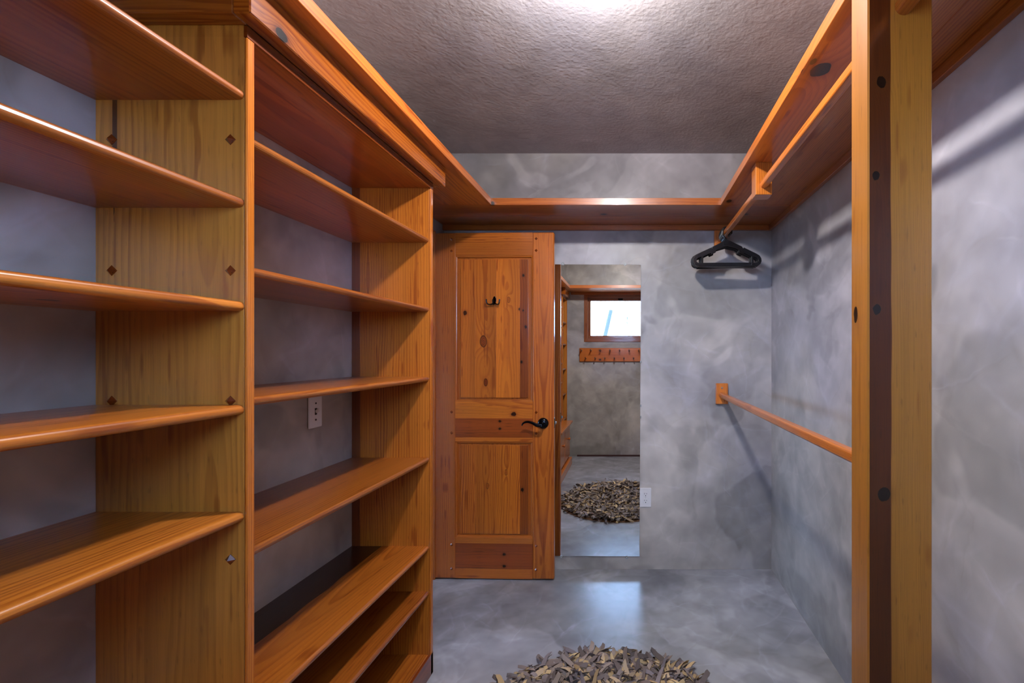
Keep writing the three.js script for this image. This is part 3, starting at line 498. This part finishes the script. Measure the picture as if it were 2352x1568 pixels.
{
  const t = plateThing('wall_outlet', 'white double power outlet beside the mirror', 'outlet', [0.0877, 0.443, DB], 0);
  for (const dy of [0.0205, -0.0205]) {
    const s = new THREE.Shape(); s.absarc(0, 0, 0.0172, 0.62, Math.PI - 0.62); s.absarc(0, 0, 0.0172, Math.PI + 0.62, -0.62);
    const r = part('receptacle', new THREE.ExtrudeGeometry(s, { depth: 0.0015, bevelSize: 0.0006, bevelThickness: 0.0006, bevelSegments: 1, curveSegments: 14 }), M.plate, t, [0, dy, 0.0058]);
    for (const [x, h] of [[-0.0063, 0.009], [0.0063, 0.007]]) part('slot', boxGeo(0.0022, h, 0.001, 0.0002), M.slot, r, [x, 0.004, 0.0021]);
    const gr = new THREE.CylinderGeometry(0.0028, 0.0028, 0.001, 12); gr.rotateX(Math.PI / 2); part('ground_hole', gr, M.slot, r, [0, -0.0085, 0.0021]);
  }
  const sc = new THREE.CylinderGeometry(0.003, 0.003, 0.001, 10); sc.rotateX(Math.PI / 2); part('screw', sc, M.steel, t, [0, 0, 0.0064]);
}
{
  const t = plateThing('light_switch', 'white light switch plate on the wall inside the tower', 'switch', [XL, 1.118, 1.665], Math.PI / 2);
  part('switch_slot', boxGeo(0.010, 0.024, 0.0014, 0.0003), M.slot, t, [0, 0, 0.0062]);
  const tg = boxGeo(0.008, 0.011, 0.016, 0.0018); tg.rotateX(-0.5); part('toggle', tg, M.plate, t, [0, 0.003, 0.012]);
  for (const y of [0.030, -0.030]) { const s = new THREE.CylinderGeometry(0.0034, 0.0034, 0.0014, 10); s.rotateX(Math.PI / 2); part('screw', s, M.slot, t, [0, y, 0.0064]); }
}

// ---------------------------------------------------------------- hangers
{
  // outline in its own plane: origin at the middle of the rod
  const out = new THREE.Shape(), P = (x, y) => [x, y];
  const right = [P(0.014, -0.052), P(0.078, -0.0825), P(0.0845, -0.0865), P(0.0865, -0.0935), P(0.0925, -0.0965), P(0.0955, -0.0915), P(0.168, -0.127), P(0.184, -0.137), P(0.193, -0.152), P(0.1945, -0.168), P(0.189, -0.182), P(0.178, -0.191), P(0.160, -0.195)];
  out.moveTo(...right[0]); for (const p of right.slice(1)) out.lineTo(...p); for (const [x, y] of right.slice().reverse()) out.lineTo(-x, y);
  const loop = (pts) => { const p = new THREE.Path(); pts.forEach(([x, y], i) => (i ? p.lineTo(x, y) : p.moveTo(x, y))); p.closePath(); return p; };
  out.holes.push(loop([[0, -0.081], [0.05, -0.095], [0.066, -0.104], [0.067, -0.117], [0.090, -0.128], [0.096, -0.119], [0.139, -0.140], [0.139, -0.176], [-0.139, -0.176], [-0.139, -0.140], [-0.096, -0.119], [-0.090, -0.128], [-0.067, -0.117], [-0.066, -0.104], [-0.05, -0.095]]));
  for (const s of [1, -1]) out.holes.push(loop([[0.148, -0.140], [0.168, -0.146], [0.178, -0.158], [0.178, -0.170], [0.166, -0.178], [0.148, -0.178]].map(([x, y]) => [x * s, y])));
  const body = new THREE.ExtrudeGeometry(out, { depth: 0.007, bevelThickness: 0.0012, bevelSize: 0.0012, bevelSegments: 2, curveSegments: 6 }); body.translate(0, 0, -0.0035);
  const hookPts = [[-0.006, -0.058], [-0.010, -0.040], [-0.0245, -0.022], [-0.0265, 0.002], [-0.018, 0.0205], [0.0, 0.0245], [0.018, 0.018], [0.0255, 0.0], [0.022, -0.012]];
  // the hook is a flat band, wide along the rod
  const hook = tube(hookPts.map(([x, y]) => new THREE.Vector3(x, y, 0)), [0.0040, 0.0040, 0.0036, 0.0034, 0.003], 12, undefined, 36, 1.9);
  const hub = new THREE.Shape(); [[-0.020, -0.056], [-0.014, -0.040], [-0.004, -0.046], [0.020, -0.056], [0.024, -0.078], [-0.024, -0.078]].forEach(([x, y], i) => (i ? hub.lineTo(x, y) : hub.moveTo(x, y)));
  const hubG = new THREE.ExtrudeGeometry(hub, { depth: 0.011, bevelThickness: 0.001, bevelSize: 0.001, bevelSegments: 1 }); hubG.translate(0, 0, -0.0055);
  const bar = boxGeo(0.330, 0.004, 0.012, 0.0012);
  const list = [[2.606, 0.03, 0.012, 'black plastic clothes hanger at the front of the bunch'], [2.628, -0.02, -0.018, 'black plastic clothes hanger second in the bunch'], [2.650, -0.06, -0.032, 'black plastic clothes hanger third in the bunch'], [2.672, -0.09, 0.0, 'black plastic clothes hanger nearest the mirror wall']];
  for (const [d, yaw, roll, label] of list) {
    const t = thing('clothes_hanger', label, 'hanger', [RODX, RODY - 0.0035, d], 'black hangers on the upper rod'); t.rotation.set(0, yaw, roll);
    part('hanger_frame', body, M.black, t); part('hook', hook, M.black, t); part('hub', hubG, M.black, t); part('trouser_bar', bar, M.black, t, [0, -0.1955, 0]);
  }
}

// ---------------------------------------------------------------- round leather shag rug
{
  const CX = -0.098, CD = 1.492, R = 0.535;
  const t = thing('shag_rug', 'round shaggy rug of tan and grey leather strips', 'rug', [CX, 0, CD]);
  const disc = new THREE.LatheGeometry([[0, 0.006], [R - 0.003, 0.006], [R, 0.003], [R, 0.0]].map(([x, y]) => new THREE.Vector2(x, y)), 96); part('backing', disc, M.rugBase, t);
  const strip = (len, wid, arch, twist, bend) => {
    const N = 6, pos = [], idx = [], th = 0.0016;
    for (let i = 0; i <= N; i++) {
      const s = i / N, w = wid * (0.62 + 0.38 * Math.sin(Math.PI * (0.1 + s * 0.75))) * (0.9 + 0.1 * Math.cos(s * 23)) / 2, x = (s - 0.15) * len * (1 - 0.15 * arch), y = arch * len * 0.9 * Math.sin(Math.PI * s * 0.85) * (1 - 0.35 * s), z = bend * len * s * s, a = twist * s;
      for (const [e, f] of [[-1, 0], [1, 0], [1, 1], [-1, 1]]) pos.push(x, y + Math.sin(a) * e * w + f * th, z + Math.cos(a) * e * w);
    }
    for (let i = 0; i < N; i++) for (let k = 0; k < 4; k++) { const a = i * 4 + k, b = i * 4 + (k + 1) % 4; idx.push(a, a + 4, b, b, a + 4, b + 4); }
    idx.push(0, 1, 2, 0, 2, 3); const e = N * 4; idx.push(e, e + 2, e + 1, e, e + 3, e + 2);
    const g = geo(pos, null, new Array(pos.length).fill(0)); g.setIndex(idx); return toCreasedNormals(g, 0.7);
  };
  const cols = [[124, 108, 102], [144, 126, 114], [180, 150, 106], [106, 90, 80], [150, 132, 118], [120, 108, 108], [200, 170, 122], [92, 80, 76], [134, 120, 116], [186, 160, 128], [128, 116, 112], [112, 96, 88]];
  const variants = [[0.075, 0.019, 0.16, 0.6, 0.2], [0.062, 0.023, 0.12, -0.8, -0.3], [0.085, 0.018, 0.18, 0.4, 0.35], [0.055, 0.026, 0.10, 1.0, 0.0], [0.070, 0.021, 0.24, -0.5, -0.15], [0.092, 0.018, 0.13, 0.9, 0.25]];
  const dummy = new THREE.Object3D(), col = new THREE.Color();
  variants.forEach((v) => {
    const n = 900, im = new THREE.InstancedMesh(strip(...v), M.leather, n); im.name = 'leather_pile'; im.userData.kind = 'stuff'; shadows(im);
    for (let i = 0; i < n; i++) {
      const r = Math.sqrt(rnd()) * (R - 0.025), a = rnd() * Math.PI * 2, s = rr(0.7, 1.15);
      dummy.position.set(Math.cos(a) * r, rr(0.004, 0.024), Math.sin(a) * r); dummy.rotation.set(rr(-0.35, 0.35), rnd() * Math.PI * 2, rr(-0.1, 0.32)); dummy.scale.set(s, rr(0.8, 1.3), s * rr(0.8, 1.2)); dummy.updateMatrix(); im.setMatrixAt(i, dummy.matrix);
      const c = cols[Math.floor(rnd() * cols.length)], k = rr(0.8, 1.1); col.setRGB(c[0] / 255 * k, c[1] / 255 * k, c[2] / 255 * k, THREE.SRGBColorSpace); im.setColorAt(i, col);
    }
    t.add(im);
  });
}

// ---------------------------------------------------------------- peg rack on the window wall
{
  const t = thing('peg_rack', 'pine board with two rows of pegs under the small window', 'rack', [-0.054, 1.223, DR]), m = wood('knotty', [0.85, 0.60, 0.42]), pm = wood('dark', [0.3, 0.22, 0.22]);
  board('rack_board', t, m, [-0.668, 0.56], [1.223, 1.3976], [DR, DR + 0.02], 'x', { c: 0.004 });
  const g = tube([new THREE.Vector3(0, 0, 0), new THREE.Vector3(0, 0.010, -0.080)], [0.010, 0.0085], 10);
  const b = worldBase(t);
  for (let i = 0; i < 10; i++) part('peg', g, pm, t, [-0.643 + i * 0.123 - b.x, 1.362 - b.y, -(DR + 0.018) - b.z]);
  for (let i = 0; i < 9; i++) part('peg', g, pm, t, [-0.586 + i * 0.123 - b.x, 1.262 - b.y, -(DR + 0.018) - b.z]);
}

// ---------------------------------------------------------------- ceiling lamp (just above the frame)
{
  const t = thing('ceiling_lamp', 'frosted glass dome lamp on the ceiling', 'lamp', [LAMP.x, H, LAMP.d]);
  const pan = new THREE.LatheGeometry([[0, 0], [0.115, 0], [0.12, -0.006], [0.115, -0.022], [0, -0.022]].map(([x, y]) => new THREE.Vector2(x, y)).reverse(), 40); part('lamp_pan', pan, M.lampBase, t);
  const dome = new THREE.LatheGeometry([[0, -0.130], [0.050, -0.128], [0.085, -0.118], [0.103, -0.095], [0.110, -0.060], [0.110, -0.022]].map(([x, y]) => new THREE.Vector2(x, y)), 40);
  const dm = part('lamp_dome', dome, M.lampGlass, t); dm.castShadow = false;
  const lc = new THREE.Color().setRGB(...LAMP.color);
  const l = new THREE.PointLight(lc, LAMP.glow); l.name = 'lamp_bulb'; l.position.set(0, -0.118, 0); l.castShadow = true; l.shadow.radius = 2; t.add(l);
  const down = new THREE.RectAreaLight(lc, LAMP.down, 0.11, 0.11); down.name = 'lamp_face'; down.position.set(0, LAMP.y - H, 0); down.rotation.x = -Math.PI / 2; t.add(down);
}

// ---------------------------------------------------------------- outside the window
{
  const t = thing('leaning_tree', 'leaning pale tree trunk outside the window', 'tree', [-1.05, -0.16, -4.3]);
  part('trunk', tube([[0, 0, 0], [0.28, 1.1, 0], [0.50, 1.95, 0.02], [0.61, 2.43, 0.02]].map((p) => new THREE.Vector3(...p)), [0.07, 0.05, 0.046, 0.042], 12), M.bark, t);
  const leaf = (n, x0, y0, len, up) => { const gs = []; for (let i = 0; i < n; i++) { const s = new THREE.Shape(); s.moveTo(0, 0); s.quadraticCurveTo(0.012, 0.03, 0, 0.085); s.quadraticCurveTo(-0.012, 0.03, 0, 0); const g = new THREE.ExtrudeGeometry(s, { depth: 0.001, bevelEnabled: false }); g.rotateZ(rr(-2.4, 2.4)); g.rotateY(rr(-1, 1)); g.translate(x0 + rr(-0.05, 0.05) + i / n * len, y0 + i / n * up, rr(-0.05, 0.05)); gs.push(g); } return mergeGeometries(gs); };
  const s = thing('garden_shrub', 'thin leafy shrub outside the window', 'shrub', [-0.1, -0.16, -5.0]);
  part('stem', tube([[0, 0, 0], [0.05, 1.3, 0], [-0.02, 2.7, 0]].map((p) => new THREE.Vector3(...p)), [0.014, 0.010, 0.005], 8), M.bark, s);
  part('stem', tube([[-0.7, 0, 0], [-0.62, 1.3, 0], [-0.40, 2.7, 0]].map((p) => new THREE.Vector3(...p)), [0.008, 0.006, 0.004], 8), M.bark, s);
  part('foliage', leaf(46, -0.08, 2.55, 0.25, -0.75), M.leaf, s);
}

renderer.render(scene, camera);
